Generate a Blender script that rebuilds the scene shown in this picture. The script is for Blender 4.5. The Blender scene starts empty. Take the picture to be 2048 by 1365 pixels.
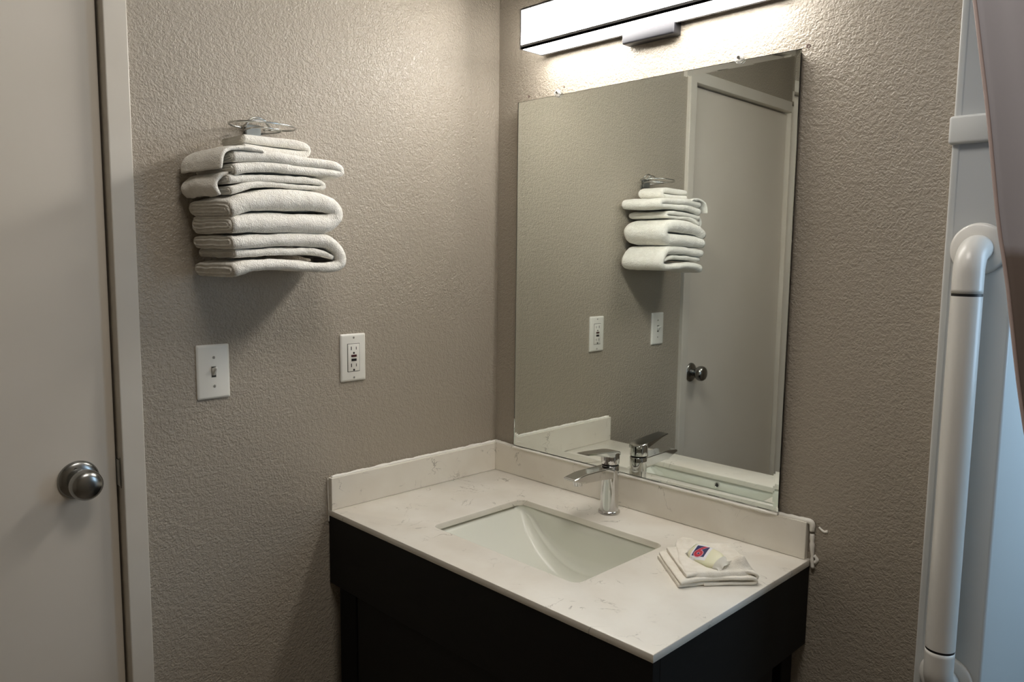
import bpy, bmesh, math, random
from mathutils import Vector, Matrix, noise
random.seed(7)
sc = bpy.context.scene
COL = sc.collection
PI = math.pi
Z0 = -0.07                      # calibrated heights -> heights above the floor

# ---------------------------------------------------------------- camera
yaw, pitch, roll = .7886, -.10903, .0115
fw = Vector((-math.sin(yaw)*math.cos(pitch), math.cos(yaw)*math.cos(pitch), math.sin(pitch)))
r0 = Vector((math.cos(yaw), math.sin(yaw), 0)); u0 = r0.cross(fw)
R_ = r0*math.cos(roll) + u0*math.sin(roll); U_ = -r0*math.sin(roll) + u0*math.cos(roll)
cd = bpy.data.cameras.new('camera'); cam = bpy.data.objects.new('camera', cd); COL.objects.link(cam)
m = Matrix((R_, U_, -fw)).transposed().to_4x4(); m.translation = Vector((1.57178, -1.49865, 1.46768+Z0))
cam.matrix_world = m
cd.sensor_width = 36; cd.lens = 36*1531.26/2048; cd.clip_start = .02
cd.shift_x = -.81/2048; cd.shift_y = 2.08/2048
sc.camera = cam

# ---------------------------------------------------------------- light and exposure
w = bpy.data.worlds.new('world'); sc.world = w; w.use_nodes = True
w.node_tree.nodes['Background'].inputs[0].default_value = (.75, .85, 1, 1)
w.node_tree.nodes['Background'].inputs[1].default_value = .3
sc.view_settings.view_transform = 'Standard'; sc.view_settings.look = 'None'
sc.view_settings.gamma = 1; sc.view_settings.use_curve_mapping = False
sc.view_settings.exposure = 0.08
LAMP = 34.0                     # emission of the vanity light's acrylic faces
DAY = 6.0                       # emission of the frosted shower window

def area(name, loc, aim, size, power, col):
    l = bpy.data.lights.new(name, 'AREA'); l.shape = 'RECTANGLE'; l.size, l.size_y = size; l.energy = power; l.color = col
    o = bpy.data.objects.new(name, l); COL.objects.link(o); o.location = loc
    o.rotation_euler = (Vector(aim)-Vector(loc)).to_track_quat('-Z', 'Y').to_euler(); return o
# unseen overhead fill, added to brighten the counter, door and walls
area('added_ceiling_fill', (1.10, -.90, 2.43), (1.10, -.90, 0), (.5, .5), 8.3, (1, .94, .87))

# ---------------------------------------------------------------- materials
def mat(name, col, rough=.5, metal=0, spec=.5, **kw):
    mt = bpy.data.materials.new(name); mt.use_nodes = True
    b = mt.node_tree.nodes['Principled BSDF']
    b.inputs['Base Color'].default_value = (*col, 1); b.inputs['Roughness'].default_value = rough
    b.inputs['Metallic'].default_value = metal; b.inputs['Specular IOR Level'].default_value = spec
    for k, v in kw.items(): b.inputs[k.replace('_', ' ')].default_value = v
    return mt
def nd(mt, t, **kw):
    n = mt.node_tree.nodes.new(t)
    for k, v in kw.items():
        if k in n.inputs: n.inputs[k].default_value = v
        else: setattr(n, k, v)
    return n
def lk(mt, a, b): mt.node_tree.links.new(a, b)
def srgb(r, g, b):
    f = lambda c: (c/255/12.92) if c/255 <= .04045 else ((c/255+.055)/1.055)**2.4
    return (f(r), f(g), f(b))
def bump(mt, tex_out, strength, dist):
    b = nd(mt, 'ShaderNodeBump'); b.inputs['Strength'].default_value = strength; b.inputs['Distance'].default_value = dist
    lk(mt, tex_out, b.inputs['Height']); lk(mt, b.outputs[0], mt.node_tree.nodes['Principled BSDF'].inputs['Normal'])
    return b
def colvar(mt, c1, c2, scale, detail=3, lo=.35, hi=.65, obj=True, distort=0):
    tc = nd(mt, 'ShaderNodeTexCoord'); n = nd(mt, 'ShaderNodeTexNoise'); n.inputs['Scale'].default_value = scale
    n.inputs['Detail'].default_value = detail; n.inputs['Distortion'].default_value = distort
    lk(mt, tc.outputs['Object'], n.inputs['Vector'])
    r = nd(mt, 'ShaderNodeValToRGB'); r.color_ramp.elements[0].position = lo; r.color_ramp.elements[1].position = hi
    r.color_ramp.elements[0].color = (*c1, 1); r.color_ramp.elements[1].color = (*c2, 1)
    lk(mt, n.outputs[0], r.inputs[0]); lk(mt, r.outputs[0], mt.node_tree.nodes['Principled BSDF'].inputs['Base Color'])
    return tc, n, r

def wall_mat(name, c1, c2, rough=.36, s=.52, scale=225):
    mt = mat(name, c1, rough, spec=.5)
    tc, n, r = colvar(mt, c1, c2, 2.2, 4)
    # knock-down / orange peel paint texture: blobs of two sizes
    n1 = nd(mt, 'ShaderNodeTexNoise'); n1.inputs['Scale'].default_value = scale; n1.inputs['Detail'].default_value = 1.5; n1.inputs['Distortion'].default_value = .6
    n2 = nd(mt, 'ShaderNodeTexNoise'); n2.inputs['Scale'].default_value = scale*.42; n2.inputs['Detail'].default_value = 1
    lk(mt, tc.outputs['Object'], n1.inputs['Vector']); lk(mt, tc.outputs['Object'], n2.inputs['Vector'])
    a = nd(mt, 'ShaderNodeMath', operation='MULTIPLY_ADD'); lk(mt, n2.outputs[0], a.inputs[0]); a.inputs[1].default_value = .9; lk(mt, n1.outputs[0], a.inputs[2])
    mr = nd(mt, 'ShaderNodeMapRange', interpolation_type='SMOOTHSTEP'); lk(mt, a.outputs[0], mr.inputs[0])
    mr.inputs[1].default_value = .7; mr.inputs[2].default_value = 1.2
    bump(mt, mr.outputs[0], s, .0022)
    return mt
WALL = wall_mat('textured_taupe_wall', srgb(163, 154, 140), srgb(168, 159, 145))
CEIL = wall_mat('ceiling_white', srgb(205, 202, 195), srgb(210, 207, 200), .8, .4, 90)
PAINT = mat('semi_gloss_door_paint', srgb(176, 168, 153), .38); colvar(PAINT, srgb(213, 205, 192), srgb(218, 210, 198), 3)
FRAMEP = mat('semi_gloss_frame_paint', srgb(178, 171, 158), .35); colvar(FRAMEP, srgb(207, 200, 188), srgb(212, 206, 195), 6)
FLOORM = mat('floor_tile', srgb(120, 110, 98), .5)
def floor_nodes():
    mt = FLOORM; tc = nd(mt, 'ShaderNodeTexCoord'); b = nd(mt, 'ShaderNodeTexBrick'); b.offset = 0
    lk(mt, tc.outputs['Object'], b.inputs['Vector']); b.inputs['Scale'].default_value = 1
    b.inputs['Brick Width'].default_value = .3; b.inputs['Row Height'].default_value = .3; b.inputs['Mortar Size'].default_value = .004
    b.inputs['Color1'].default_value = (*srgb(122, 110, 96), 1); b.inputs['Color2'].default_value = (*srgb(112, 102, 90), 1); b.inputs['Mortar'].default_value = (*srgb(80, 75, 68), 1)
    lk(mt, b.outputs[0], mt.node_tree.nodes['Principled BSDF'].inputs['Base Color'])
floor_nodes()
PLATE = mat('white_plastic_plate', srgb(226, 224, 216), .35)
DARKP = mat('black_plastic', (.012, .011, .01), .4)
SLOT = mat('dark_slot', (.02, .018, .016), .7)
SCREWM = mat('painted_screw', srgb(170, 168, 160), .4)
QUARTZ = mat('veined_white_quartz', srgb(214, 208, 194), .22)
def quartz_nodes():
    mt = QUARTZ; tc, n, r = colvar(mt, srgb(228, 222, 210), srgb(236, 232, 222), 9, 5)
    v = nd(mt, 'ShaderNodeTexNoise'); v.inputs['Scale'].default_value = 11; v.inputs['Detail'].default_value = 5; v.inputs['Distortion'].default_value = 1.6
    lk(mt, tc.outputs['Object'], v.inputs['Vector'])
    s = nd(mt, 'ShaderNodeMath', operation='SUBTRACT'); lk(mt, v.outputs[0], s.inputs[0]); s.inputs[1].default_value = .5
    ab = nd(mt, 'ShaderNodeMath', operation='ABSOLUTE'); lk(mt, s.outputs[0], ab.inputs[0])
    mr = nd(mt, 'ShaderNodeMapRange'); lk(mt, ab.outputs[0], mr.inputs[0]); mr.inputs[1].default_value = 0; mr.inputs[2].default_value = .012; mr.inputs[3].default_value = 1; mr.inputs[4].default_value = 0
    mk = nd(mt, 'ShaderNodeTexNoise'); mk.inputs['Scale'].default_value = 14; mk.inputs['Detail'].default_value = 2; lk(mt, tc.outputs['Object'], mk.inputs['Vector'])
    m2 = nd(mt, 'ShaderNodeMapRange'); lk(mt, mk.outputs[0], m2.inputs[0]); m2.inputs[1].default_value = .52; m2.inputs[2].default_value = .66
    mu = nd(mt, 'ShaderNodeMath', operation='MULTIPLY'); lk(mt, mr.outputs[0], mu.inputs[0]); lk(mt, m2.outputs[0], mu.inputs[1])
    mu2 = nd(mt, 'ShaderNodeMath', operation='MULTIPLY'); lk(mt, mu.outputs[0], mu2.inputs[0]); mu2.inputs[1].default_value = .75
    mx = nd(mt, 'ShaderNodeMix', data_type='RGBA'); lk(mt, mu2.outputs[0], mx.inputs[0]); lk(mt, r.outputs[0], mx.inputs[6]); mx.inputs[7].default_value = (*srgb(140, 134, 122), 1)
    lk(mt, mx.outputs[2], mt.node_tree.nodes['Principled BSDF'].inputs['Base Color'])
quartz_nodes()
PORC = mat('white_porcelain', srgb(226, 227, 216), .22, spec=.3)
CHROME = mat('chrome', (.70, .70, .70), .06, 1)
WIRE = mat('steel_wire', (.62, .63, .62), .22, 1)
NICKEL = mat('satin_nickel', (.34, .34, .325), .25, 1)
GAPM = mat('black_rubber', (.01, .01, .01), .5)
CAULK = mat('white_caulk', srgb(246, 243, 234), .45)
WOOD = mat('espresso_wood', (.011, .0095, .008), .6, spec=.25)
def wood_nodes():
    mt = WOOD; tc = nd(mt, 'ShaderNodeTexCoord'); mp = nd(mt, 'ShaderNodeMapping'); mp.inputs['Scale'].default_value = (1, 1, 14)
    lk(mt, tc.outputs['Object'], mp.inputs[0]); n = nd(mt, 'ShaderNodeTexNoise'); n.inputs['Scale'].default_value = 14; n.inputs['Detail'].default_value = 6
    lk(mt, mp.outputs[0], n.inputs['Vector']); r = nd(mt, 'ShaderNodeValToRGB'); r.color_ramp.elements[0].color = (.0045, .0042, .0036, 1); r.color_ramp.elements[1].color = (.0085, .0075, .0065, 1)
    lk(mt, n.outputs[0], r.inputs[0]); lk(mt, r.outputs[0], mt.node_tree.nodes['Principled BSDF'].inputs['Base Color']); bump(mt, n.outputs[0], .15, .001)
wood_nodes()
BLACKM = mat('black_metal', (.002, .002, .002), .6, spec=.15)
FIXT = mat('brushed_grey_metal', (.25, .25, .26), .42, .3)
CANO = mat('dark_bronze_metal', (.022, .022, .026), .4, .4)
SILVER = mat('mirror_silvering', (.90, .91, .89), .0, 1)
BOARD = mat('mirror_backing', (.16, .14, .12), .8)
GLASS = mat('mirror_glass', (.95, .985, .965), 0.0, 0, Transmission_Weight=1.0, IOR=1.5)
CLEARP = mat('clear_plastic', (.95, .95, .93), .12, 0, Transmission_Weight=.75, IOR=1.3)
FIBER = mat('white_fibreglass', srgb(208, 210, 208), .3)
BARM = mat('white_vinyl_grab_bar', srgb(222, 220, 214), .28)
def emit(name, col, s):
    mt = bpy.data.materials.new(name); mt.use_nodes = True; nt = mt.node_tree; nt.nodes.clear()
    e = nt.nodes.new('ShaderNodeEmission'); o = nt.nodes.new('ShaderNodeOutputMaterial')
    e.inputs[0].default_value = (*col, 1); e.inputs[1].default_value = s; nt.links.new(e.outputs[0], o.inputs[0]); return mt
DIFFB = emit('lit_acrylic_underside', (1, .962, .905), LAMP*.80)
DIFFE = emit('lit_acrylic_end', (1, .962, .905), LAMP*.42)
DIFFU = emit('lit_acrylic_diffuser', (1, .962, .905), LAMP)
DAYM = emit('daylit_frosted_pane', (.52, .75, 1), DAY)
def terry(name, c1, c2, amp=1.0):
    mt = mat(name, c1, .95, spec=.15, Sheen_Weight=.25)
    tc, n, r = colvar(mt, c1, c2, 60, 3)
    n1 = nd(mt, 'ShaderNodeTexNoise'); n1.inputs['Scale'].default_value = 420; n1.inputs['Detail'].default_value = 3
    n2 = nd(mt, 'ShaderNodeTexNoise'); n2.inputs['Scale'].default_value = 130; n2.inputs['Detail'].default_value = 3
    for q in (n1, n2): lk(mt, tc.outputs['Object'], q.inputs['Vector'])
    a = nd(mt, 'ShaderNodeMath', operation='ADD'); lk(mt, n1.outputs[0], a.inputs[0]); lk(mt, n2.outputs[0], a.inputs[1])
    bump(mt, a.outputs[0], .8*amp, .003)
    return mt
TERRY = terry('white_terry', srgb(240, 236, 226), srgb(248, 245, 237))
TERRY2 = terry('white_washcloth_terry', srgb(236, 230, 216), srgb(243, 238, 226), .35)
SOAPM = mat('cream_yellow_soap', srgb(232, 229, 198), .35, Subsurface_Weight=.1)
WRAPM = mat('translucent_wrapper', srgb(246, 243, 232), .3, Alpha=.85)
LABW = mat('label_white', srgb(240, 240, 244), .35); LABN = mat('label_navy', srgb(38, 44, 96), .35); LABR = mat('label_red', srgb(190, 40, 62), .35); LABP = mat('label_pink', srgb(226, 170, 186), .35)
def curtain_mat():
    mt = mat('two_tone_curtain_fabric', (.2, .2, .2), .55, spec=.4)
    tc = nd(mt, 'ShaderNodeTexCoord'); sp = nd(mt, 'ShaderNodeSeparateXYZ'); lk(mt, tc.outputs['Object'], sp.inputs[0])
    n = nd(mt, 'ShaderNodeTexNoise'); n.inputs['Scale'].default_value = 40; lk(mt, tc.outputs['Object'], n.inputs['Vector'])
    a = nd(mt, 'ShaderNodeMath', operation='MULTIPLY_ADD'); lk(mt, n.outputs[0], a.inputs[0]); a.inputs[1].default_value = .012; lk(mt, sp.outputs['Z'], a.inputs[2])
    r = nd(mt, 'ShaderNodeMapRange'); lk(mt, a.outputs[0], r.inputs[0]); r.inputs[1].default_value = CUR_Z-.004; r.inputs[2].default_value = CUR_Z+.012
    mx = nd(mt, 'ShaderNodeMix', data_type='RGBA'); lk(mt, r.outputs[0], mx.inputs[0]); mx.inputs[6].default_value = (*srgb(112, 99, 92), 1); mx.inputs[7].default_value = (*srgb(160, 156, 161), 1)
    n3 = nd(mt, 'ShaderNodeTexNoise'); n3.inputs['Scale'].default_value = 9; lk(mt, tc.outputs['Object'], n3.inputs['Vector'])
    mx2 = nd(mt, 'ShaderNodeMix', data_type='RGBA', blend_type='MULTIPLY'); mx2.inputs[0].default_value = .35; lk(mt, mx.outputs[2], mx2.inputs[6]); lk(mt, n3.outputs[1], mx2.inputs[7])
    lk(mt, mx.outputs[2], mt.node_tree.nodes['Principled BSDF'].inputs['Base Color']); bump(mt, n.outputs[0], .1, .001)
    return mt
CUR_Z = 1.487+Z0
CURT = curtain_mat(); HEM = mat('curtain_hem', srgb(176, 158, 154), .6)

# ---------------------------------------------------------------- helpers
def link(name, bm, mt, parent=None, smooth=False, auto=None, mods=None):
    me = bpy.data.meshes.new(name); bmesh.ops.recalc_face_normals(bm, faces=bm.faces[:]); bm.to_mesh(me); bm.free()
    for q in (mt if isinstance(mt, (list, tuple)) else [mt]): me.materials.append(q)
    o = bpy.data.objects.new(name, me); COL.objects.link(o)
    if smooth or auto is not None:
        for p in me.polygons: p.use_smooth = True
    if auto is not None:
        me.set_sharp_from_angle(angle=math.radians(auto))
    if parent is not None:
        o.parent = parent; o.matrix_parent_inverse = Matrix.Translation(-Vector(parent.location)) if parent.type == 'EMPTY' else Matrix.Identity(4)
    return o
def thing(name, label, cat, loc=(0, 0, 0), group=None):
    o = bpy.data.objects.new(name, None); COL.objects.link(o); o.location = loc; o.empty_display_size = .02
    o['label'] = label; o['category'] = cat
    if group: o['group'] = group
    return o
def tag(o, label, cat, group=None):
    o['label'] = label; o['category'] = cat
    if group: o['group'] = group
    return o
def struct(name, bm, mt, parent=None, **k):
    o = link(name, bm, mt, parent, **k)
    o['kind'] = 'structure'
    return o
def box(bm, x0, x1, y0, y1, z0, z1, bev=0, mi=0, seg=2):
    vs = [bm.verts.new((x, y, z)) for x in (x0, x1) for y in (y0, y1) for z in (z0, z1)]
    fs = [bm.faces.new([vs[i] for i in q]) for q in ((0, 1, 3, 2), (4, 6, 7, 5), (0, 4, 5, 1), (2, 3, 7, 6), (0, 2, 6, 4), (1, 5, 7, 3))]
    for f in fs: f.material_index = mi
    bmesh.ops.recalc_face_normals(bm, faces=fs)
    if bev:
        es = list({e for f in fs for e in f.edges})
        bmesh.ops.bevel(bm, geom=es, offset=bev, segments=seg, profile=.5, affect='EDGES')
    return bm
def B(*a, **k): return box(bmesh.new(), *a, **k)
def lathe(bm, prof, c, axis='z', n=40, cap=True):
    """prof: list of (radius, height) along axis from point c"""
    rings = []
    for r, h in prof:
        ring = []
        for i in range(n):
            a = 2*PI*i/n; p = (r*math.cos(a), r*math.sin(a))
            q = {'z': (p[0], p[1], h), 'x': (h, p[0], p[1]), 'y': (p[0], h, p[1])}[axis]
            ring.append(bm.verts.new((c[0]+q[0], c[1]+q[1], c[2]+q[2])))
        rings.append(ring)
    for a, b in zip(rings, rings[1:]):
        for i in range(n): bm.faces.new((a[i], a[(i+1) % n], b[(i+1) % n], b[i]))
    if cap: bm.faces.new(rings[0]); bm.faces.new(rings[-1])
    return bm
def catmull(pts, step):
    P = [Vector(p) for p in pts]; out = []
    for i in range(len(P)-1):
        a = P[i-1] if i else P[0]*2-P[1]; b, c = P[i], P[i+1]; d = P[i+2] if i+2 < len(P) else P[-1]*2-P[-2]
        n = max(2, int((c-b).length/step))
        for k in range(n):
            t = k/n
            out.append(.5*((2*b)+(-a+c)*t+(2*a-5*b+4*c-d)*t*t+(-a+3*b-3*c+d)*t**3))
    out.append(P[-1]); return out
def tube(bm, pts, r, n=10, step=.004, closed=False, rf=None, smooth=True):
    P = catmull(pts, step) if smooth else [Vector(p) for p in pts]
    rings = []; up = Vector((.013, .02, 1)).normalized()
    T0 = None; N = None
    for i, p in enumerate(P):
        T = (P[min(i+1, len(P)-1)]-P[max(i-1, 0)]).normalized()
        if N is None:
            N = T.cross(up if abs(T.dot(up)) < .9 else Vector((1, 0, 0))).normalized()
        else: N = (N-T*N.dot(T)).normalized()
        Bn = T.cross(N); rr = rf(i/(len(P)-1), p) if rf else r
        rings.append([bm.verts.new(p+(N*math.cos(2*PI*k/n)+Bn*math.sin(2*PI*k/n))*rr) for k in range(n)])
    for a, b in zip(rings, rings[1:]):
        for i in range(n): bm.faces.new((a[i], a[(i+1) % n], b[(i+1) % n], b[i]))
    bm.faces.new(rings[0]); bm.faces.new(rings[-1])
    return bm

# ---------------------------------------------------------------- room shell
H = 2.44
bm = bmesh.new(); box(bm, -.1, 0, -.99, .1, 0, H); box(bm, -.1, 0, -2.6, -1.796, 0, H); box(bm, -.1, 0, -1.796, -.99, 2.06, H)
struct('wall_left', bm, WALL)
wb = struct('wall_back', B(0, 1.150, 0, .1, 0, H), WALL)
struct('wall_alcove', B(1.150, 2.1, 0, .1, 2.205, H), WALL)
for x, z, r in ((.8748, 1.8869+Z0, .0028), (.1153, 1.8952+Z0, .002), (.2395, 1.9015+Z0, .0016)):
    h = lathe(bmesh.new(), [(r*1.5, .002), (r*1.5, -.0006), (r, -.0010), (r*.8, .001)], (x, 0, z), 'y', 14)
    o = struct('anchor_hole', h, mat('hole_brown', srgb(96, 70, 66), .8), wb, smooth=True)
struct('wall_right', B(2.1, 2.2, -2.6, .95, 0, H), WALL)
struct('wall_front', B(-.1, 2.2, -2.7, -2.6, 0, H), WALL)
struct('floor', B(-.1, 2.2, -2.7, .95, -.1, 0), FLOORM)
struct('ceiling', B(-.1, 2.2, -2.7, .95, H, H+.1), CEIL)

# door in the left wall with its steel frame
bm = bmesh.new()
def sweep_frame(bm):
    """frame section swept around the opening: (x, distance outward from the opening edge)"""
    sec = [(-.1, 0), (.0118, 0), (.0134, .0006), (.0140, .0022), (.0140, .0398), (.0134, .0414), (.0118, .0420), (-.0008, .0420), (-.0008, .019), (-.1, .019)]
    path = [(-1.011, 0, 1, 0), (-1.011, 2.036, 1, 1), (-1.775, 2.036, -1, 1), (-1.775, 0, -1, 0)]
    rings = [[bm.verts.new((x, y+dy*o_, z+dz*o_)) for x, o_ in sec] for y, z, dy, dz in path]
    for a, b in zip(rings, rings[1:]):
        for k in range(len(sec)): bm.faces.new((a[k], a[(k+1) % len(sec)], b[(k+1) % len(sec)], b[k]))
    bm.faces.new(rings[0]); bm.faces.new(rings[-1])
sweep_frame(bm)
box(bm, -.07, -.057, -1.023, -1.011, 0, 2.036); box(bm, -.07, -.057, -1.775, -1.763, 0, 2.036); box(bm, -.07, -.057, -1.763, -1.023, 2.024, 2.036)
tr = struct('trim_1', bm, FRAMEP)
bm = bmesh.new(); box(bm, -.0012, .0004, -1.0125, -1.0105, .941, 1.002, .0003)
for i in range(2): pass
struct('strike_plate', bm, NICKEL, tr)
bm = bmesh.new(); box(bm, -.052, -.015, -1.7715, -1.0150, .008, 2.0315, .0015)
dr = struct('door_1', bm, PAINT)
bm = bmesh.new()
bm2 = bmesh.new(); box(bm2, -.022, .0015, -1.0145, -1.0105, .945, .998, .001)
struct('latch', bm2, NICKEL, dr)
bm.free()
ky, kz = -1.082, .9690
ros = lathe(bmesh.new(), [(.0, -.018), (.0365, -.018), (.0370, -.0155), (.0362, -.0120), (.032, -.0085), (.024, -.0060), (.016, -.0050)], (0, ky, kz), 'x', 48)
kn = struct('door_rosette', ros, NICKEL, dr, smooth=True)
struct('rosette_hole', lathe(bmesh.new(), [(.0032, -.014), (.0032, -.0062)], (0, ky-.006, kz+.0225), 'x', 16), SLOT, kn)
kb = lathe(bmesh.new(), [(.0135, -.008), (.0125, .0), (.0125, .006), (.0165, .011), (.0235, .016), (.0278, .023), (.0290, .031), (.0280, .038), (.0245, .0435), (.0185, .047), (.010, .0485), (.002, .049)], (0, ky, kz), 'x', 56)
struct('door_knob', kb, NICKEL, dr, smooth=True)

# ---------------------------------------------------------------- light switch and outlet
def plate(bm, y, z, hw=.035, hh=.0572):
    # bevelled wall plate on x = 0
    prof = [(0.0, 0.0), (.0030, 0.0), (.0052, .0022), (.0058, .0050)]
    rings = []
    for x, ins in prof:
        a, b = hw-ins, hh-ins; rr = max(.0012, .003-ins*.3); ring = []
        for cx, cz, a0 in ((a-rr, b-rr, 0), (-a+rr, b-rr, 90), (-a+rr, -b+rr, 180), (a-rr, -b+rr, 270)):
            for k in range(4):
                t = math.radians(a0+30*k); ring.append(bm.verts.new((x, y+cx+rr*math.cos(t), z+cz+rr*math.sin(t))))
        rings.append(ring)
    n = len(rings[0])
    for a, b in zip(rings, rings[1:]):
        for i in range(n): bm.faces.new((a[i], a[(i+1) % n], b[(i+1) % n], b[i]))
    bm.faces.new(rings[0]); bm.faces.new(rings[-1]); return bm
def screw(parent, y, z, x=.0058, r=.0030):
    o = link('screw', lathe(bmesh.new(), [(r, -.001), (r, .0006), (r*.7, .0011), (.0001, .0012)], (x, y, z), 'x', 18), SCREWM, parent, auto=40)
    link('screw_slot', B(x+.0009, x+.00135, y-.0004, y+.0004, z-r*.85, z+r*.85), SLOT, o)
sy, sz = -.8235, 1.224+Z0
t = thing('light_switch', 'white toggle light switch plate on the taupe wall below the towel stack', 'light switch', (0, sy, sz))
link('wall_plate', plate(bmesh.new(), sy, sz), PLATE, t, auto=35)
for dz in (.0302, -.0302): screw(t, sy+.001, sz+dz)
bm = bmesh.new(); box(bm, .0050, .0063, sy-.0052, sy+.0052, sz-.0120, sz+.0120, .0003)
sl = link('toggle_surround', bm, SCREWM, t)
link('toggle_gap', B(.0060, .0066, sy-.0044, sy+.0044, sz-.0108, sz+.0108), SLOT, t)
bm = bmesh.new()
prof = [((.004, -.0088), (.004, .0088)), ((.0075, -.0074), (.0085, .0084)), ((.0135, .0010), (.0118, .0098)), ((.0200, .0068), (.0185, .0118)), ((.0206, .0085), (.0200, .0112))]
rings = []
for (xa, za), (xb, zb) in prof:
    hw = .0042 - .0006*prof.index(((xa, za), (xb, zb)))
    rings.append([bm.verts.new(q) for q in ((xa, sy-hw, sz+za), (xa, sy+hw, sz+za), (xb, sy+hw, sz+zb), (xb, sy-hw, sz+zb))])
for a, b in zip(rings, rings[1:]):
    for i in range(4): bm.faces.new((a[i], a[(i+1) % 4], b[(i+1) % 4], b[i]))
bm.faces.new(rings[0]); bm.faces.new(rings[-1])
bmesh.ops.bevel(bm, geom=bm.edges[:], offset=.0006, segments=2, affect='EDGES')
link('toggle', bm, PLATE, t, smooth=True)

gy, gz = -.4812, 1.2257+Z0
t = thing('wall_outlet', 'white ground-fault outlet with black and red buttons on the left wall above the counter', 'power outlet', (0, gy, gz))
link('wall_plate', plate(bmesh.new(), gy, gz), PLATE, t, auto=35)
for dz in (.0484, -.0484): screw(t, gy+.001, gz+dz, r=.0026)
link('receptacle_gap', B(.0050, .00600, gy-.0172, gy+.0172, gz-.0340, gz+.0340), SLOT, t)
rc = link('receptacle', B(.0052, .0075, gy-.0162, gy+.0162, gz-.0330, gz+.0330, bev=.0012), PLATE, t, auto=35)
for dz in (.0225, -.0185):
    link('slot', B(.0071, .00765, gy-.0082, gy-.0060, gz+dz-.0040, gz+dz+.0045), SLOT, rc)
    link('slot', B(.0071, .00765, gy+.0058, gy+.0076, gz+dz-.0034, gz+dz+.0036), SLOT, rc)
    link('ground_hole', lathe(bmesh.new(), [(.0026, 0), (.0026, .0006)], (.0071, gy, gz+dz-.0112), 'x', 14), SLOT, rc)
o = link('reset_button', B(.007, .0088, gy-.0075, gy+.0075, gz+.0018, gz+.0072, bev=.0006), mat('dark_red_button', (.05, .008, .008), .4), rc)
o = link('test_button', B(.007, .0088, gy-.0070, gy+.0070, gz-.0082, gz-.0022, bev=.0006), DARKP, rc)

# ---------------------------------------------------------------- vanity
ZC, W, D, T = .794, .936, .554, .0159
SH = .0784
cx, cy, ha, hb, cr = .4720, -.2990, .2140, .1440, .020          # sink cut-out
def rrect(cx, cy, ha, hb, r, n=8):
    out = []
    for sx, sy_, a0 in ((1, 1, 0), (-1, 1, 90), (-1, -1, 180), (1, -1, 270)):
        for k in range(n+1):
            a = math.radians(a0+90*k/n); out.append((cx+sx*(ha-r)+r*math.cos(a), cy+sy_*(hb-r)+r*math.sin(a)))
    return out
t = thing('vanity_countertop', 'white veined quartz countertop with backsplash on the dark wooden vanity', 'countertop', (W/2, -D/2, ZC))
def slab():
    bm = bmesh.new(); inner = rrect(cx, cy, ha, hb, cr); n = len(inner)
    outer = [(W, -.0002), (.0006, -.0002), (.0006, -D), (W, -D)]
    th = .0142
    def layer(z, ins, ins2):
        o = [bm.verts.new((x+(ins if x < .5 else -ins), y+(ins if y < -.2 else -ins), z)) for x, y in outer]
        i = [bm.verts.new((cx+(x-cx)*(1+ins2/ha), cy+(y-cy)*(1+ins2/hb), z)) for x, y in inner]; return o, i
    L = [layer(ZC, .0012, .0015), layer(ZC-.0004, .0004, .0004), layer(ZC-.0014, 0, 0), layer(ZC-th+.001, 0, 0), layer(ZC-th, .0008, 0)]
    for (o1, i1), (o2, i2) in zip(L, L[1:]):
        for k in range(4): bm.faces.new((o1[k], o1[(k+1) % 4], o2[(k+1) % 4], o2[k]))
        for k in range(n): bm.faces.new((i1[k], i2[k], i2[(k+1) % n], i1[(k+1) % n]))
    for (o, i) in (L[0], L[-1]):
        q = n//4
        for c in range(4):
            seg = i[c*q:(c+1)*q]
            for a, b in zip(seg, seg[1:]): bm.faces.new((o[c], a, b))
            bm.faces.new((o[c], seg[-1], i[((c+1)*q) % n], o[(c+1) % 4]))
    return bm
link('counter_slab', slab(), QUARTZ, t, auto=50)
link('backsplash', B(.0006, W-.0065, -T, -.0006, ZC+.0002, ZC+SH, bev=.0012), QUARTZ, t)
link('side_splash', B(.0006, T, -D+.0015, -T-.0002, ZC+.0002, ZC+SH, bev=.0012), QUARTZ, t)
def bead(pts, r, amp, parent, seed, fl=1.0, name='caulk_bead'):
    def rf(f, p): return r*(1+amp*noise.noise(Vector(p)*38+Vector((seed, 0, 0))) + amp*.5*noise.noise(Vector(p)*130))
    return link(name, tube(bmesh.new(), pts, r, 8, .003, rf=rf), CAULK, parent, smooth=True)
zt = ZC+SH
bead([(.008, -D+.006, zt+.0005), (.006, -.4, zt+.0012), (.006, -.2, zt+.001), (.006, -.02, zt+.001), (.006, -.006, zt+.002)], .0048, .45, t, 1)
bead([(.004, -.0065, zt+.001), (.05, -.009, zt+.0006), (.091, -.010, zt+.0006)], .0045, .5, t, 2)
bead([(.088, -.0178, zt+.002), (.3, -.0180, zt+.0022), (.6, -.0178, zt+.0020), (.868, -.0180, zt+.002)], .0034, .45, t, 3)
bead([(.3, -.0150, zt+.0016), (.55, -.0145, zt+.0032), (.70, -.0140, zt+.0036), (.869, -.0145, zt+.004)], .0036, .6, t, 4)
bead([(.866, -.009, zt+.001), (.90, -.0080, zt+.001), (.928, -.0075, zt+.0015), (.9365, -.0060, zt-.002), (.9372, -.005, zt-.018)], .0052, .35, t, 5)
bead([(.9372, -.004, zt-.024), (.9385, -.004, zt-.045), (.9400, -.004, zt-.070), (.9400, -.005, ZC+.001), (.942, -.004, ZC-.016)], .0040, .7, t, 6)
bead([(.949, -.001, zt-.008), (.955, -.001, zt-.0125), (.9605, -.001, zt-.0145), (.967, -.001, zt-.0125)], .0024, .7, t, 7)
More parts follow.
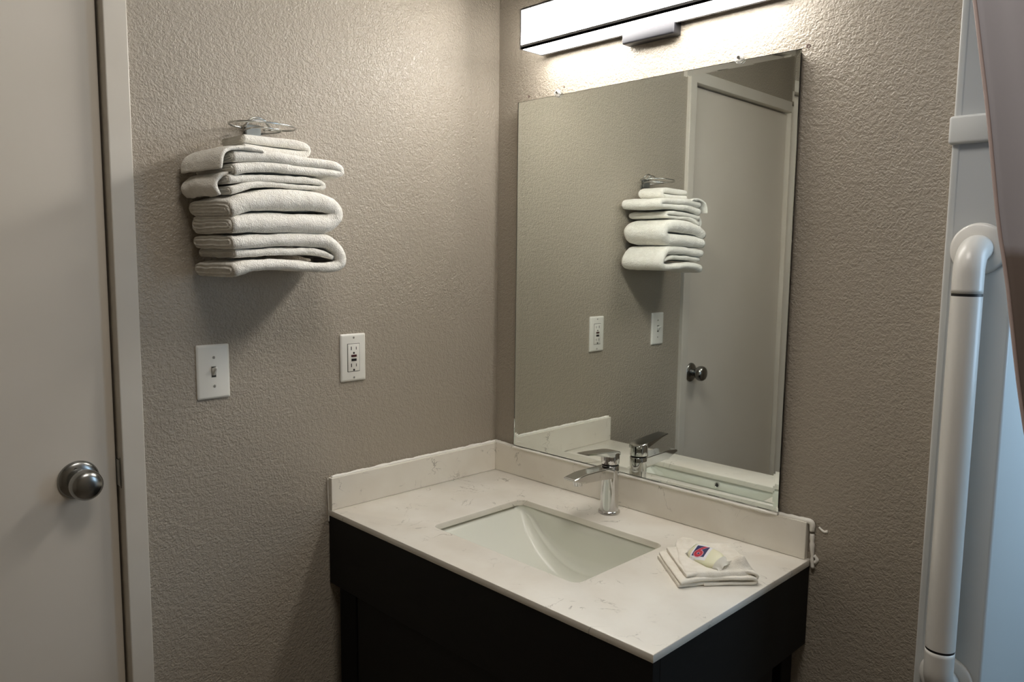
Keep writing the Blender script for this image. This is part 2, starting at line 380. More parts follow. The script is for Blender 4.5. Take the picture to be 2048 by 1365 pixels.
bead([(.9430, -.003, ZC+.010), (.9490, -.001, ZC+.002), (.9440, -.002, ZC-.006)], .0042, .7, t, 8)
bead([(.0035, -D-.001, zt-.002), (.003, -D-.001, zt-.03), (.002, -D+.001, ZC-.01), (.002, -D+.001, ZC-.03)], .0012, .8, t, 9)

# undermount basin
t = thing('undermount_sink', 'white rectangular undermount sink basin set into the quartz counter', 'sink', (cx, cy, ZC-.16))
def basin():
    bm = bmesh.new(); top = ZC-.0145; HA, HB = ha+.003, hb+.003
    def depth(u): return .006+.127*(1-abs(u)**2.05)
    NU, prof_n = 56, 10
    us = [math.sin(-PI/2+PI*i/NU) for i in range(NU+1)]
    us = [.35*a + .65*(-1+2*i/NU) for i, a in enumerate(us)]; rows = []
    for u in us:
        d = depth(max(-1, min(1, u))); r = min(.032, d*.6); x = cx+u*HA
        # plan corner rounding
        e = max(0, abs(u)*HA-(HA-.022)); hbx = HB-.022+math.sqrt(max(0, .022**2-e*e)) if e > 0 else HB
        sl = .022*min(1, d/.13)
        pts = [(-hbx, 0)]
        for k in range(1, 5): pts.append((-hbx+sl*k/5*(1-r/d if d > 0 else 1), -(d-r)*k/4))
        for k in range(1, prof_n+1):
            a = PI/2*k/prof_n; pts.append((-hbx+sl+r*(1-math.cos(a)), -(d-r)-r*math.sin(a)))
        mid = pts[-1][0]
        pts += [(mid*(1-k/6), -d-.004*math.sin(PI/2*k/6)*(1-u*u)) for k in range(1, 7)]
        full = pts+[(-a, b) for a, b in pts[-2::-1]]
        rows.append([bm.verts.new((x, cy+a, top+b)) for a, b in full])
    for a, b in zip(rows, rows[1:]):
        for i in range(len(a)-1): bm.faces.new((a[i], a[i+1], b[i+1], b[i]))
    # flat flange under the slab
    n = len(rows[0]); ring = [r[0] for r in rows]+rows[-1][1:]+[r[-1] for r in rows[::-1]][1:]+rows[0][::-1][1:-1]
    out = []
    for v in ring:
        d = Vector((v.co.x-cx, v.co.y-cy)); k = Vector((max(-1, min(1, d.x/HA)), max(-1, min(1, d.y/HB))))
        out.append(bm.verts.new((v.co.x+(.02*(1 if d.x > 0 else -1) if abs(d.x) > HA*.97 else 0), v.co.y+(.02*(1 if d.y > 0 else -1) if abs(d.y) > HB*.8 else 0), top)))
    m_ = len(ring)
    for i in range(m_):
        try: bm.faces.new((ring[i], ring[(i+1) % m_], out[(i+1) % m_], out[i]))
        except ValueError: pass
    return bm
bs = link('basin', basin(), PORC, t, smooth=True)
md = bs.modifiers.new('s', 'SOLIDIFY'); md.thickness = .008; md.offset = -1
link('drain', lathe(bmesh.new(), [(.0001, .0012), (.012, .0012), (.016, .0022), (.0215, .0026), (.0225, .0008), (.0225, -.01)], (cx, cy, ZC-.1505), 'z', 32), CHROME, t, auto=40)
ov = lathe(bmesh.new(), [(.0001, .0016), (.0052, .0016), (.0062, .0026), (.0085, .0022), (.0088, -.006)], (.4830, cy-hb-.0005, ZC-.0300), 'y', 24)
o = link('overflow', ov, CHROME, t, auto=40)
link('overflow_hole', lathe(bmesh.new(), [(.0048, 0), (.0048, .0006)], (.4830, cy-hb+.0012, ZC-.0300), 'y', 20), SLOT, o)

# faucet
fx, fy = .4735, -.0740
t = thing('faucet', 'chrome single-lever faucet standing on the counter behind the sink', 'faucet', (fx, fy, ZC))
link('faucet_base', lathe(bmesh.new(), [(.0245, .0002), (.0262, .0012), (.0262, .0048), (.0246, .0068), (.0235, .0075)], (fx, fy, ZC), 'z', 48), CHROME, t, auto=40)
body = lathe(bmesh.new(), [(.0228, .0070), (.0226, .010), (.0216, .020), (.0212, .05), (.0212, .085), (.0214, .105), (.0214, .1160), (.0205, .1170)], (fx, fy, ZC), 'z', 56)
link('faucet_body', body, CHROME, t, auto=45)
def loft(bm, secs, bev=.0):
    rings = []
    for y, hw, zb, zt_ in secs:
        rings.append([bm.verts.new(q) for q in ((fx-hw, y, zb), (fx+hw, y, zb), (fx+hw, y, zt_), (fx-hw, y, zt_))])
    for a, b in zip(rings, rings[1:]):
        for i in range(4): bm.faces.new((a[i], a[(i+1) % 4], b[(i+1) % 4], b[i]))
    bm.faces.new(rings[0]); bm.faces.new(rings[-1])
    if bev:
        bmesh.ops.recalc_face_normals(bm, faces=bm.faces[:])
        es = [e for e in bm.edges if e.calc_face_angle(0) > .5]
        bmesh.ops.bevel(bm, geom=es, offset=bev, segments=3, affect='EDGES')
    return bm
sp = loft(bmesh.new(), [(fy+.004, .0192, ZC+.0860, ZC+.1160), (fy-.020, .0190, ZC+.0890, ZC+.1165), (fy-.060, .0187, ZC+.0930, ZC+.1170), (fy-.100, .0184, ZC+.0955, ZC+.1175), (fy-.112, .0182, ZC+.0962, ZC+.1172), (fy-.149, .0176, ZC+.1075, ZC+.1125)], .0022)
o = link('spout', sp, CHROME, t, auto=14)
link('aerator', lathe(bmesh.new(), [(.0085, -.0085), (.0105, -.0082), (.0108, 0), (.0108, .006)], (fx, fy-.118, ZC+.0985), 'z', 28), CHROME, o, auto=40)
link('cap_gap', lathe(bmesh.new(), [(.0192, .1165), (.0192, .1225)], (fx, fy, ZC), 'z', 40), GAPM, t, auto=40)
hd = link('handle', lathe(bmesh.new(), [(.0205, .1208), (.0216, .1214), (.0218, .1250), (.0220, .1450), (.0212, .1475), (.018, .1485)], (fx, fy, ZC), 'z', 56), CHROME, t, auto=40)
lv = loft(bmesh.new(), [(fy+.0205, .0150, ZC+.1400, ZC+.1480), (fy+.008, .0200, ZC+.1390, ZC+.1510), (fy-.012, .0205, ZC+.1390, ZC+.1540), (fy-.045, .0190, ZC+.1470, ZC+.1570), (fy-.078, .0175, ZC+.1555, ZC+.1600), (fy-.106, .0160, ZC+.1600, ZC+.1620)], .0016)
link('lever', lv, CHROME, t, auto=30)

# vanity cabinet
t = thing('vanity_cabinet', 'dark espresso wooden open vanity base under the quartz countertop', 'vanity', (W/2, -D/2, 0))
zt_, zb_ = ZC-.0148, .612
yf = -D+.0015
link('front_apron', B(.0025, W-.0015, yf, yf+.02, zb_, zt_, bev=.001), WOOD, t)
link('side_apron', B(W-.0215, W-.0015, yf+.0202, -.002, zb_, zt_, bev=.001), WOOD, t)
link('side_apron', B(.0025, .0225, yf+.0202, -.002, zb_, zt_, bev=.001), WOOD, t)
link('back_rail', B(.0227, W-.0217, -.022, -.002, zb_, zt_-.02), WOOD, t)
link('front_panel', B(.114, W-.114, yf+.004, yf+.022, .30, zb_-.001, bev=.001), WOOD, t)
link('side_panel', B(W-.0215, W-.0035, yf+.02, -.140, .12, zb_-.001, bev=.001), WOOD, t)
for x0, y0 in ((.044, yf+.001), (W-.0895, yf+.03), (.044, -.085), (W-.062, -.0850)):
    link('leg', B(x0, x0+.068 if x0 < .1 else x0+.050, y0, y0+.048, 0, zb_-.0005, bev=.002), BLACKM, t)
link('shelf', B(.03, W-.03, yf+.05, -.03, .16, .18, bev=.001), WOOD, t)

# ---------------------------------------------------------------- mirror
mx0, mx1, mz0, mz1, my = .0923, .8696, .9645+Z0-.0155, 1.8798+Z0, -.0205
bwid, gth, drop = .0125, .0055, .0013
t = thing('wall_mirror', 'large rectangular wall mirror with a ground edge and clear clips above the backsplash', 'mirror', ((mx0+mx1)/2, my, mz0))
bm = bmesh.new()
def ring(x0, x1, z0, z1, y): return [bm.verts.new(q) for q in ((x0, y, z0), (x1, y, z0), (x1, y, z1), (x0, y, z1))]
f1 = ring(mx0+bwid, mx1-bwid, mz0+.0155, mz1-bwid, my); f2 = ring(mx0+.0006, mx1-.0006, mz0+.0006, mz1-.0006, my+drop)
f3 = ring(mx0, mx1, mz0, mz1, my+drop+.0008); f4 = ring(mx0, mx1, mz0, mz1, my+gth)
fc = bm.faces.new(f1)
for a, b in ((f1, f2), (f2, f3), (f3, f4)):
    for i in range(4): bm.faces.new((a[i], a[(i+1) % 4], b[(i+1) % 4], b[i]))
bk = bm.faces.new(f4); bk.material_index = 1
link('mirror_glass', bm, [GLASS, SILVER], t)
link('backing_board', B(mx0+.004, mx1-.006, my+gth+.0003, -.0005, mz0+.004, mz1-.004), BOARD, t)
for x in (.2368, .7386):
    bm = bmesh.new(); r = .0105
    lathe(bm, [(.0001, -.0042), (r*.8, -.0042), (r, -.003), (r, -.0002)], (x, my, mz1+.003), 'y', 24)
    o = link('mirror_clip', bm, CLEARP, t, auto=40)
    link('clip_screw', lathe(bmesh.new(), [(.003, -.0062), (.0034, -.0048), (.0034, .016)], (x, my, mz1+.0045), 'y', 16), NICKEL, o, auto=40)

# ---------------------------------------------------------------- vanity light
lx0, lx1, ly0, ly1, lz0, lz1 = .178, .832, -.100, -.022, 1.915, 2.012
t = thing('vanity_light', 'long glowing bar light with dark metal edges above the mirror', 'wall light', ((lx0+lx1)/2, -.03, 1.93))
fr, fb = .0042, .0085
bm = bmesh.new()
link('diffuser', box(bm, lx0+.0022, lx1-.0022, ly0+.0012, ly1-.001, lz0+.0042, lz1-.0022), DIFFU, t)
for xa in (lx0+.0008, lx1-.0020): link('end_diffuser', B(xa, xa+.0012, ly0+.0042, ly1-.0042, lz0+.0042, lz1-.0042), DIFFE, t)
link('lower_diffuser', B(lx0+.0032, lx1-.0032, ly0+.0062, ly1-.0045, lz0+.0012, lz0+.0040), DIFFB, t)
bm = bmesh.new()
for x in (lx0, lx1-fr):      # end frames around the lit ends
    for a in ((ly0, ly0+.004, lz0, lz1), (ly1-.004, ly1, lz0, lz1), (ly0+.004, ly1-.004, lz0, lz0+.004), (ly0+.004, ly1-.004, lz1-.004, lz1)): box(bm, x, x+fr, *a)
for (y0, y1, z0, z1) in ((ly0, ly0+.0042, lz0, lz0+fb*1.15), (ly0, ly0+.006, lz0, lz0+.0042), (ly0, ly0+.004, lz1-.0045, lz1), (ly1-.004, ly1, lz0, lz0+.006), (ly0, ly1, lz1-.002, lz1)):
    box(bm, lx0+fr, lx1-fr, y0, y1, z0, z1)
box(bm, lx0, lx1, ly1, ly1+.0025, lz0-.0005, lz1)
link('metal_frame', bm, FIXT, t)
bm = bmesh.new(); box(bm, .442, .583, -.0315, -.0004, 1.8915, 1.935, .004, seg=3)
link('wall_canopy', bm, CANO, t, auto=40)
link('support_arm', B(.47, .555, -.030, ly1+.001, 1.9352, 1.99), FIXT, t)

# ---------------------------------------------------------------- terry bands
def band(bm, path, thick, w0, w1, frame, seed=0, amp=.0026, step=.004, grooves=3, gd=.0030, fr_amp=.003):
    ctrl = [Vector((p[0], p[1], (thick[i] if isinstance(thick, (list, tuple)) else thick))) for i, p in enumerate(path)]
    S = catmull(ctrl, step); off = Vector((seed*3.7, seed*1.3, seed*7.1))
    def xsec(t, sh):
        h = t/2; h2 = max(.0004, h*(1-sh)); ins = h*sh; pts = []
        a0, a1 = w0+h, w1-h; n = max(3, int((a1-a0)/.006))
        for k in range(n+1): pts.append((a0+(a1-a0)*k/n, -h2))
        for k in range(1, 6): a = -PI/2+PI*k/6; pts.append((a1+h2*math.cos(a), h2*math.sin(a)))
        for k in range(n+1): pts.append((a1-(a1-a0)*k/n, h2))
        for k in range(1, 6): a = PI/2+PI*k/6; pts.append((a0+h2*math.cos(a), h2*math.sin(a)))
        return pts
    tmax = max(s.z for s in S); NN = max(3, int((w1-w0-tmax)/.006))
    def xs(t, sh):
        h = t/2; h2 = max(.0004, h*(1-sh)); pts = []; a0, a1 = w0+h, w1-h
        for k in range(NN+1): pts.append((a0+(a1-a0)*k/NN, -h2))
        for k in range(1, 6): a = -PI/2+PI*k/6; pts.append((a1+h2*math.cos(a), h2*math.sin(a)))
        for k in range(NN+1): pts.append((a1-(a1-a0)*k/NN, h2))
        for k in range(1, 6): a = PI/2+PI*k/6; pts.append((a0+h2*math.cos(a), h2*math.sin(a)))
        return pts
    rings = []
    def place(P, Tn, t, sh, push):
        N = Vector((-Tn.y, Tn.x)); ring = []
        for a, b in xs(t, sh):
            q = P+N*b+Tn*push; lp = Vector((q.x, a, q.y))
            wob = noise.noise(Vector((P.x*14, P.y*30, 0))+off)
            if a > (w0+w1)/2: a = a+fr_amp*wob
            wp = frame(q.x, a, q.y)
            nv = noise.noise_vector(lp*22+off)*amp + noise.noise_vector(lp*70+off)*(amp*.4) + noise.noise_vector(lp*190+off)*(amp*.16)
            ring.append(bm.verts.new(wp+nv))
        return ring
    n = len(S); Ts = []
    for i in range(n):
        a, b = S[max(i-1, 0)], S[min(i+1, n-1)]; Ts.append(Vector((b.x-a.x, b.y-a.y)).normalized())
    P2 = [Vector((s.x, s.y)) for s in S]
    K = grooves*4
    start = []
    for k in range(K, 0, -1):
        sh = k/(K+.5); dome = math.sqrt(max(0, 1-(1-sh)**2))*S[0].z*.30
        start.append(place(P2[0], Ts[0], S[0].z, sh, -(dome+gd*math.sin(sh*grooves*2*PI))))
    for i in range(n): rings.append(place(P2[i], Ts[i], S[i].z, 0, 0))
    end = []
    for k in range(1, K+1):
        sh = k/(K+.5); dome = math.sqrt(max(0, 1-(1-sh)**2))*S[-1].z*.30
        end.append(place(P2[-1], Ts[-1], S[-1].z, sh, dome+gd*math.sin(sh*grooves*2*PI)))
    allr = start+rings+end; L = len(allr[0])
    for a, b in zip(allr, allr[1:]):
        for i in range(L): bm.faces.new((a[i], a[(i+1) % L], b[(i+1) % L], b[i]))
    bm.faces.new(allr[0]); bm.faces.new(allr[-1])
    return bm
def FW(s, a, z):
    k = 1-a/.165
    return Vector((a, -.72+(s+.72)*(1+.14*k)+.004*k, z))
#      # wall stack: s runs along y, width runs along x

def towel(name, label, cat, group, parts):
    """parts: (part name, [bands]) ; first is the thing's own mesh"""
    bm = bmesh.new()
    for b in parts[0]: band(bm, *b[:1], b[1], b[2], b[3], FW, **b[4])
    o = link(name, bm, TERRY, None, smooth=True); tag(o, label, cat, group)
    for pn, bl in parts[1:]:
        bm = bmesh.new()
        for b in bl: band(bm, *b[:1], b[1], b[2], b[3], FW, **b[4])
        link(pn, bm, TERRY, o, smooth=True)
    return o
# bottom bath towel
low = [(-.842, 1.4215), (-.794, 1.4255), (-.707, 1.430), (-.651, 1.4295), (-.624, 1.418), (-.609, 1.397), (-.612, 1.380), (-.639, 1.3735), (-.708, 1.378), (-.795, 1.3785), (-.840, 1.3690)]
towel('bath_towel', 'folded white bath towel at the very bottom of the wall stack', 'towel', 'towels stacked on the wall rack',
      [[(low, [.026, .026, .026, .026, .025, .024, .022, .021, .021, .023, .027], .016, .165, dict(seed=1, grooves=2)),
        ([(-.836, 1.401), (-.794, 1.4035), (-.707, 1.407), (-.655, 1.404), (-.632, 1.397)], [.016, .015, .014, .013, .009], .020, .158, dict(seed=2))]])
up = [(-.846, 1.487), (-.806, 1.500), (-.735, 1.5085), (-.659, 1.5075), (-.628, 1.499), (-.6185, 1.486), (-.628, 1.4715), (-.659, 1.4630), (-.765, 1.4615), (-.842, 1.4560)]
towel('bath_towel', 'thick folded white bath towel, second from the bottom of the wall stack', 'towel', 'towels stacked on the wall rack',
      [[(up, [.032, .036, .043, .040, .036, .034, .034, .038, .040, .034], .016, .170, dict(seed=3, grooves=3, amp=.003))]])
towel('hand_towel', 'thin folded white hand towel pressed above the thick bath towel', 'towel', 'towels stacked on the wall rack',
      [[([(-.840, 1.541), (-.791, 1.5455), (-.734, 1.5500), (-.670, 1.5500), (-.646, 1.5465), (-.640, 1.5415), (-.650, 1.5370), (-.680, 1.5365), (-.734, 1.5370), (-.790, 1.5340), (-.838, 1.5210)], [.016, .015, .014, .012, .010, .009, .009, .009, .010, .012, .016], .014, .150, dict(seed=4, grooves=2, gd=.0016))],
       ('folded_flap', [([(-.838, 1.5530), (-.850, 1.5480), (-.862, 1.536), (-.864, 1.524), (-.858, 1.512)], [.005, .009, .010, .010, .006], .016, .140, dict(seed=16, grooves=1, gd=.0008, amp=.003))])])
towel('hand_towel', 'folded white hand towel with a drooping flap, directly under the small washcloth', 'towel', 'towels stacked on the wall rack',
      [[([(-.832, 1.584), (-.804, 1.5860), (-.748, 1.5895), (-.673, 1.5885), (-.622, 1.5860), (-.604, 1.5790), (-.606, 1.5700), (-.633, 1.5690), (-.704, 1.5710), (-.790, 1.5680), (-.832, 1.5600)], [.021, .020, .020, .019, .018, .016, .015, .016, .018, .019, .022], .014, .156, dict(seed=5, grooves=3))],
       ('folded_flap', [([(-.778, 1.5975), (-.812, 1.6000), (-.838, 1.5985), (-.856, 1.588), (-.863, 1.574), (-.865, 1.559)], [.006, .008, .008, .008, .008, .006], .018, .160, dict(seed=6, grooves=1, gd=.0008, amp=.003))])])
o = towel('washcloth', 'small folded white washcloth on top of the wall towel stack', 'washcloth', None,
      [[([(-.794, 1.6235), (-.745, 1.6250), (-.690, 1.6250), (-.668, 1.6220), (-.662, 1.6150), (-.668, 1.6080), (-.690, 1.6050), (-.745, 1.6055), (-.794, 1.6060)], [.0170, .0180, .0185, .0165, .0155, .016, .018, .0180, .017], .030, .122, dict(seed=8, grooves=4, gd=.0014, amp=.0014))]])

# wire towel rack
t = thing('towel_rack', 'chrome wire towel rack on the left wall holding the towel stack', 'towel rack', (0, -.722, 1.66))
def wire(name, pts, r=.0021, sm=True): link(name, tube(bmesh.new(), pts, r, 10, .004, smooth=sm), WIRE, t, smooth=True)
link('wall_bracket', B(.0002, .010, -.742, -.706, 1.640, 1.672, bev=.003), mat('dull_steel', (.22, .23, .22), .45, .9), t)
wire('upper_loop', [(.006, -.700, 1.664), (.020, -.672, 1.664), (.045, -.654, 1.664), (.075, -.662, 1.664), (.096, -.690, 1.664), (.102, -.722, 1.664), (.096, -.760, 1.664), (.075, -.788, 1.663), (.045, -.794, 1.663), (.018, -.775, 1.663), (.006, -.748, 1.663)], .0022)
wire('upper_loop', [(.006, -.705, 1.655), (.03, -.690, 1.656), (.055, -.685, 1.657), (.075, -.700, 1.657), (.078, -.730, 1.657), (.06, -.750, 1.657), (.03, -.752, 1.656), (.006, -.742, 1.655)], .0020)
wire('arched_wire', [(.012, -.744, 1.664), (.016, -.738, 1.678), (.02, -.722, 1.6855), (.02, -.706, 1.682), (.018, -.694, 1.672), (.014, -.688, 1.664)], .0022)
wire('arched_wire', [(.030, -.752, 1.662), (.032, -.742, 1.674), (.034, -.724, 1.680), (.034, -.706, 1.677), (.030, -.695, 1.664)], .0018)
for yy in (-.745, -.700): wire('back_upright', [(.005, yy, 1.65), (.005, yy, 1.376), (.008, yy, 1.372), (.085, yy, 1.372)], .0022, False)
wire('lower_shelf_wire', [(.020, -.800, 1.3720), (.06, -.800, 1.3720), (.085, -.795, 1.3720), (.09, -.78, 1.3720), (.09, -.72, 1.3720), (.09, -.68, 1.3720), (.085, -.665, 1.3720), (.06, -.66, 1.3720), (.02, -.66, 1.3720)], .0022)
wire('lower_shelf_wire', [(.02, -.80, 1.3720), (.02, -.72, 1.3720), (.02, -.66, 1.3720)], .0022)

# ---------------------------------------------------------------- washcloth with soap on the counter
ang = math.radians(50)
O = Vector((.8365+.000, -.3190, ZC)); U = Vector((math.cos(ang), math.sin(ang), 0)); V = Vector((-math.sin(ang), math.cos(ang), 0))
def FC(s, a, z):
    # s along the front edge, a = depth from the far side (0) to the front edge (.15)
    skew = .012*math.sin(s*20)
    return O+U*s+V*(.150-a+skew)+Vector((0, 0, z))
bm = bmesh.new()
band(bm, [(.045, .0034), (.08, .0034), (.128, .0038), (.141, .0066), (.143, .0100), (.138, .0130), (.125, .0138), (.07, .0134), (.01, .0124), (-.002, .0110)], [.0050, .0054, .0060, .0062, .0062, .0062, .0068, .0074, .0078, .0076], .0, .150, FC, seed=11, amp=.0012, grooves=1, gd=.0004, fr_amp=.004)
band(bm, [(-.004, .0044), (.02, .0042), (.05, .0044), (.075, .0044)], [.0080, .0076, .006, .004], .0, .146, FC, seed=12, amp=.001, grooves=1, gd=.0004, fr_amp=.004)
band(bm, [(.012, .0206), (.05, .0212), (.11, .0220), (.134, .0225), (.146, .0180), (.1465, .0125), (.138, .0092)], [.0065, .0075, .0075, .0070, .006, .006, .005], .006, .142, FC, seed=13, amp=.0016, grooves=1, gd=.0004, fr_amp=.006)
cl = link('washcloth', bm, TERRY2, None, smooth=True); tag(cl, 'folded white washcloth lying on the counter right of the sink', 'washcloth')
# loosely bunched upper fold of the cloth
def upper_fold():
    bm = bmesh.new(); TL, TR, RF, LF = [Vector(q) for q in ((.7135, -.167), (.813, -.0975), (.9213, -.1985), (.8277, -.3081))]
    n = 70; g = {}
    def gs(p, c, ang_, s1, s2, h):
        d = p-Vector(c); a = d.x*math.cos(ang_)+d.y*math.sin(ang_); b = -d.x*math.sin(ang_)+d.y*math.cos(ang_); return h*math.exp(-(a/s1)**2-(b/s2)**2)
    for i in range(n+1):
        for k in range(n+1):
            a, b = i/n, k/n
            # soften corners
            p = (LF*(1-a)+RF*a)*(1-b)+(TL*(1-a)+TR*a)*b
            c0 = (TL+TR+RF+LF)/4; rr = max(abs(a-.5), abs(b-.5))*2; cc = (abs(a-.5)*abs(b-.5)*4)
            p = p-(p-c0)*(.10*cc**3)
            p += Vector((noise.noise(Vector((a*4, b*4, 1))), noise.noise(Vector((a*4, b*4, 7)))))*.004
            e = min(a, 1-a, b, 1-b)*.15
            z = .0175+.0085*math.sqrt(1-(1-min(e/.007, 1))**2)
            z0_ = z
            z += gs(p, (.888, -.198), math.radians(46), .030, .015, .021)-gs(p, (.893, -.226), math.radians(48), .034, .005, .0025)
            z += gs(p, (.750, -.168), math.radians(35), .024, .016, .013)+gs(p, (.812, -.125), math.radians(35), .04, .014, .004)
            z -= gs(p, (.762, -.182), math.radians(-45), .02, .006, .003)
            fe = min(1, e/.022); z = z0_+(z-z0_)*fe*fe*(3-2*fe)
            z += noise.noise(Vector((p.x*40, p.y*40, 2)))*.0016+noise.noise(Vector((p.x*110, p.y*110, 2)))*.0004
            g[i, k] = (bm.verts.new((p.x, p.y, ZC+z)), bm.verts.new((p.x, p.y, ZC+.0150)))
    for i in range(n):
        for k in range(n):
            for q in (0, 1): bm.faces.new((g[i, k][q], g[i+1, k][q], g[i+1, k+1][q], g[i, k+1][q]))
    for i in range(n):
        for (p, q) in (((i, 0), (i+1, 0)), ((i, n), (i+1, n)), ((0, i), (0, i+1)), ((n, i), (n, i+1))):
            bm.faces.new((g[p][0], g[q][0], g[q][1], g[p][1]))
    return bm
link('bunched_fold', upper_fold(), TERRY2, cl, smooth=True)
# wrapped soap with label
sc_ = Vector((.8270, -.2240, ZC+.0335)); sa = math.radians(-17)
t = thing('wrapped_soap', 'small wrapped soap with a blue and red number label lying on the folded washcloth', 'soap', tuple(sc_))
def SP(x, y, z):
    tilt = math.radians(-30); y2 = y*math.cos(tilt)-z*math.sin(tilt); z2 = y*math.sin(tilt)*-1+z*math.cos(tilt)
    y2 = y*math.cos(tilt)+z*math.sin(tilt)
    return sc_+Vector((x*math.cos(sa)-y2*math.sin(sa), x*math.sin(sa)+y2*math.cos(sa), z2))
def superell(bm, ax, ay, az, e, f, grow=0):
    n, m_ = 40, 22; rows = []
    sg = lambda v, p: math.copysign(abs(v)**p, v)
    for i in range(m_+1):
        ph = -PI/2+PI*i/m_
        rows.append([bm.verts.new(f(sg(math.cos(ph), e)*sg(math.cos(2*PI*k/n), e)*ax, sg(math.cos(ph), e)*sg(math.sin(2*PI*k/n), e)*ay, sg(math.sin(ph), e)*az)) for k in range(n)])
    for a, b in zip(rows, rows[1:]):
        for k in range(n): bm.faces.new((a[k], a[(k+1) % n], b[(k+1) % n], b[k]))
    bmesh.ops.remove_doubles(bm, verts=bm.verts[:], dist=1e-6); return bm
link('soap_bar', superell(bmesh.new(), .040, .0215, .0100, .55, SP), SOAPM, t, smooth=True)
def wrap_end(sx):
    bm = bmesh.new(); rows = []
    for i in range(9):
        f = i/8; x = sx*(.036+.013*f); hw = .019*(1-.55*f)+.010*max(0, f-.6)*2.5; hz = .0085*(1-f)+.0008; row = []
        for k in range(21):
            a = 2*PI*k/20; cr_ = 1+.12*math.sin(a*7+f*2)*f
            row.append(bm.verts.new(SP(x, hw*math.cos(a)*cr_, hz*math.sin(a)*cr_-.003*f+.0022*f*math.sin(a*5))))
        rows.append(row)
    for a, b in zip(rows, rows[1:]):
        for k in range(20): bm.faces.new((a[k], a[k+1], b[k+1], b[k]))
    return link('wrapper_end', bm, WRAPM, t, smooth=True)
wrap_end(-1); wrap_end(1)
def on_soap(x, y, lift):      # point on the upper surface of the bar
    e = .55; ax, ay, az = .040, .0215, .0100
    q = (abs(x/ax)**(2/e)+abs(y/ay)**(2/e)); q = min(q, .98)
    return SP(x, y, az*(1-q)**(e/2)+lift)
LR = math.radians(16)
def patch(name, x0, x1, y0, y1, lift, mt, n=14, mask=None, parent=None, cxl=-.010, cyl=-.001):
    bm = bmesh.new(); g = {}
    for i in range(n+1):
        for j in range(n+1):
            lx, ly = x0+(x1-x0)*i/n, y0+(y1-y0)*j/n
            X = cxl+lx*math.cos(LR)-ly*math.sin(LR); Y = cyl+lx*math.sin(LR)+ly*math.cos(LR)
            g[i, j] = bm.verts.new(on_soap(X, Y, lift))
    for i in range(n):
        for j in range(n):
            if mask and not mask(x0+(x1-x0)*(i+.5)/n, y0+(y1-y0)*(j+.5)/n): continue
            bm.faces.new((g[i, j], g[i+1, j], g[i+1, j+1], g[i, j+1]))
    for v in [v for v in bm.verts if not v.link_faces]: bm.verts.remove(v)
    return link(name, bm, mt, parent or t, smooth=True)
lab = patch('label', -.0180, .0200, -.0195, .0190, .0004, LABW)
patch('navy_square', -.0140, .0140, -.0125, .0150, .0007, LABN, parent=lab)
def six(o=0.0):
    # bowl ring plus a stem sweeping up and to the right
    def f(x, y):
        x, y = x/1.12, y/1.12; bx, by = -.0010, -.0050; r = math.hypot((x-bx)/1.0, (y-by)/.92)
        if .0030-o*.6 < r < .0082+o: return True
        # stem: arc rising from the left of the bowl
        a = math.atan2(y-by, x-bx)
        sx = bx-.0056+.0115*max(0, (y-by)/.0165)**1.7
        if y > by and y < .0125+o and abs(x-sx) < .0028+o: return True
        return False
    return f
patch('number_outline', -.0140, .0140, -.0180, .0150, .0009, LABP, n=64, mask=six(.0011), parent=lab)
patch('number_six', -.0140, .0140, -.0180, .0150, .0011, LABR, n=64, mask=six(0), parent=lab)

# ---------------------------------------------------------------- shower surround and grab bar
t = thing('shower_surround', 'white fibreglass shower surround at the right end of the mirror wall', 'shower surround', (1.6, .4, 0))
SX = 1.2525
bm = bmesh.new()
def extr(bm, pts, z0, z1):
    a = [bm.verts.new((x, y, z0)) for x, y in pts]; b = [bm.verts.new((x, y, z1)) for x, y in pts]; n = len(pts)
    for i in range(n): bm.faces.new((a[i], a[(i+1) % n], b[(i+1) % n], b[i]))
    bm.faces.new(a); bm.faces.new(b); return bm
def arc(cx_, cy_, r, a0, a1, n=6): return [(cx_+r*math.cos(math.radians(a0+(a1-a0)*k/n)), cy_+r*math.sin(math.radians(a0+(a1-a0)*k/n))) for k in range(n+1)]
prof = [(1.1455, -.0004)]+arc(1.1490, -.0105, .0035, 180, 270, 5)+[(1.1530, -.0132)]+arc(1.1545, -.0100, .0025, 270, 350, 3)+[(1.1580, -.0092)]+arc(SX-.006, -.0030, .006, 270, 360, 6)+[(SX, .85), (SX-.012, .85), (SX-.012, -.0004)]
extr(bm, prof, .05, 2.16)
link('flanged_side_wall', bm, FIBER, t, auto=50)
link('surround_back', B(SX, 2.095, .85, .862, .05, 2.16), FIBER, t)
link('shower_pan', B(SX, 2.095, .001, .85, .001, .05, bev=.004), FIBER, t)
link('threshold', B(SX, 2.095, -.008, .07, .0505, .13, bev=.01), FIBER, t)
link('surround_ledge', B(1.1412, SX+.010, -.0235, -.0085, 1.6005, 1.6480, bev=.005, seg=3), FIBER, t, auto=40)
link('surround_header', B(1.150, 2.095, -.006, .09, 2.1605, 2.203), FIBER, t)
w1 = struct('window_1', B(2.088, 2.0999, .16, .74, 1.05, 1.95), DAYM)
bm = bmesh.new()
for a in ((.13, .16, 1.02, 1.98), (.74, .77, 1.02, 1.98), (.16, .74, 1.02, 1.05), (.16, .74, 1.95, 1.98)): box(bm, 2.080, 2.0998, *a)
struct('window_frame', bm, FRAMEP, w1)

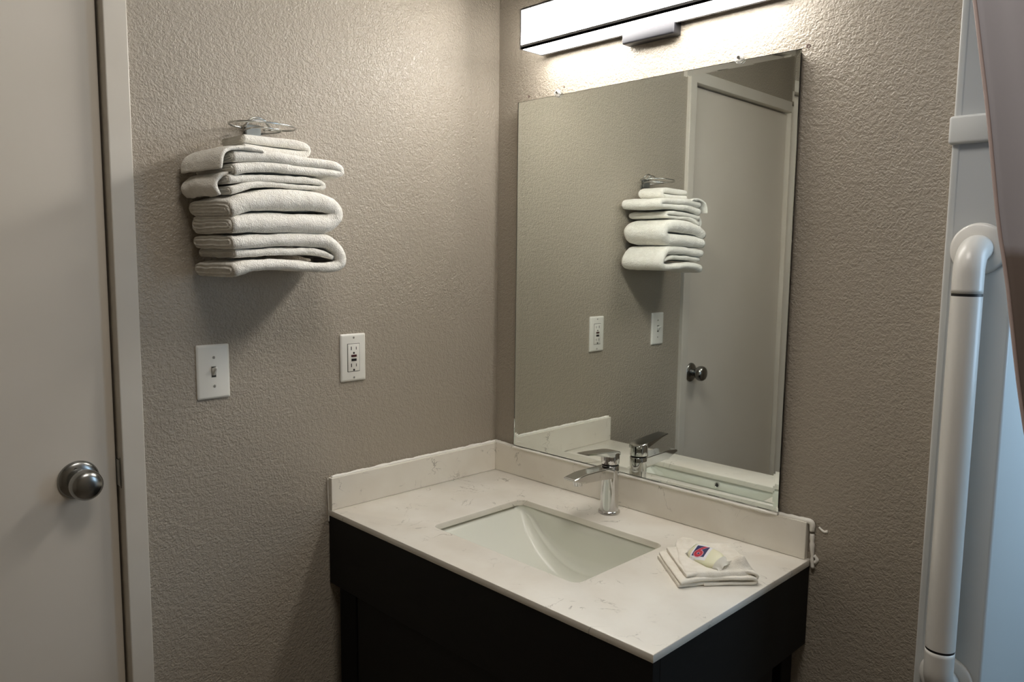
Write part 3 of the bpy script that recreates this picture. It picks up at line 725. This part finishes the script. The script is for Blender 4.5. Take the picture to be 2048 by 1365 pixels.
bx, by_, br = 1.199, -.0640, .0235
zt1, zt2 = 1.4925+Z0, .7200+Z0
t = thing('grab_bar', 'white vertical grab bar with round flanges on the shower surround edge', 'grab bar', (bx, -.01, zt2))
def disc(z):
    return lathe(bmesh.new(), [(.0440, -.0092), (.0442, -.0120), (.0430, -.0145), (.0395, -.0165), (.020, -.0185)], (bx-.001, 0, z), 'y', 56)
for z in (zt1, zt2): link('flange', disc(z), BARM, t, smooth=True)
def elbow(z, s):
    R2 = .040; pts = [(bx, -.016, z)]+[(bx, -.024-R2*math.sin(a), z-s*R2*(1-math.cos(a))) for a in [PI/2*k/8 for k in range(0, 9)]]+[(bx, by_, z-s*.0745)]
    return tube(bmesh.new(), pts, br, 32, .006)
for z, s in ((zt1, 1), (zt2, -1)):
    link('elbow', elbow(z, s), BARM, t, smooth=True)
    link('joint_ring', lathe(bmesh.new(), [(br-.0006, 0), (br-.0006, .0045)], (bx, by_, z-s*.0745-(.0045 if s > 0 else 0)), 'z', 32), GAPM, t, auto=40)
link('rail', lathe(bmesh.new(), [(br+.0002, zt2+.079), (br+.0002, zt1-.079)], (bx, by_, 0), 'z', 40), BARM, t, auto=40)

# ---------------------------------------------------------------- shower curtain
t = thing('shower_curtain', 'grey and dark brown shower curtain gathered to the right of the grab bar', 'shower curtain', (1.6, -.25, .2))
edge = [(1.155, 2.06), (1.185, 1.95), (1.2205, 1.8087), (1.2296, 1.7662), (1.2429, 1.6892), (1.2574, 1.6054), (1.2787, 1.4661), (1.2880, 1.4173), (1.2987, 1.3618), (1.3124, 1.2785), (1.3301, 1.1817), (1.37, 1.0), (1.44, .7), (1.50, .4), (1.52, .2)]
E2 = catmull([Vector((x, 0, z)) for x, z in edge], .03)
bm = bmesh.new(); rows = []
NC = 90
for p in E2:
    row = []
    for k in range(NC+1):
        f = k/NC; x = p.x+(2.06-p.x)*f
        y = -.25+.028*math.sin(f*46)*min(1, f*4)*(1-.3*f)+.01*math.sin(f*19+p.z*2)*min(1, f*3)
        y += .012*(1-math.exp(-f*30))
        row.append(bm.verts.new((x, y, p.z)))
    rows.append(row)
for a, b in zip(rows, rows[1:]):
    for k in range(NC): bm.faces.new((a[k], a[k+1], b[k+1], b[k]))
o = link('fabric', bm, CURT, t, smooth=True)
md = o.modifiers.new('s', 'SOLIDIFY'); md.thickness = .0022; md.offset = 0
def hem():
    bm = bmesh.new(); tube(bm, [(p.x-.0005, -.2505, p.z) for p in E2], .0026, 8, .03)
    return bm
link('side_hem', hem(), HEM, t, smooth=True)
rod = lathe(bmesh.new(), [(.0125, 1.1), (.0125, 2.0998)], (0, -.25, 2.085), 'x', 24)
rd = link('curtain_rod', rod, CHROME, None, auto=40); tag(rd, 'chrome shower curtain rod above the gathered curtain', 'curtain rod')
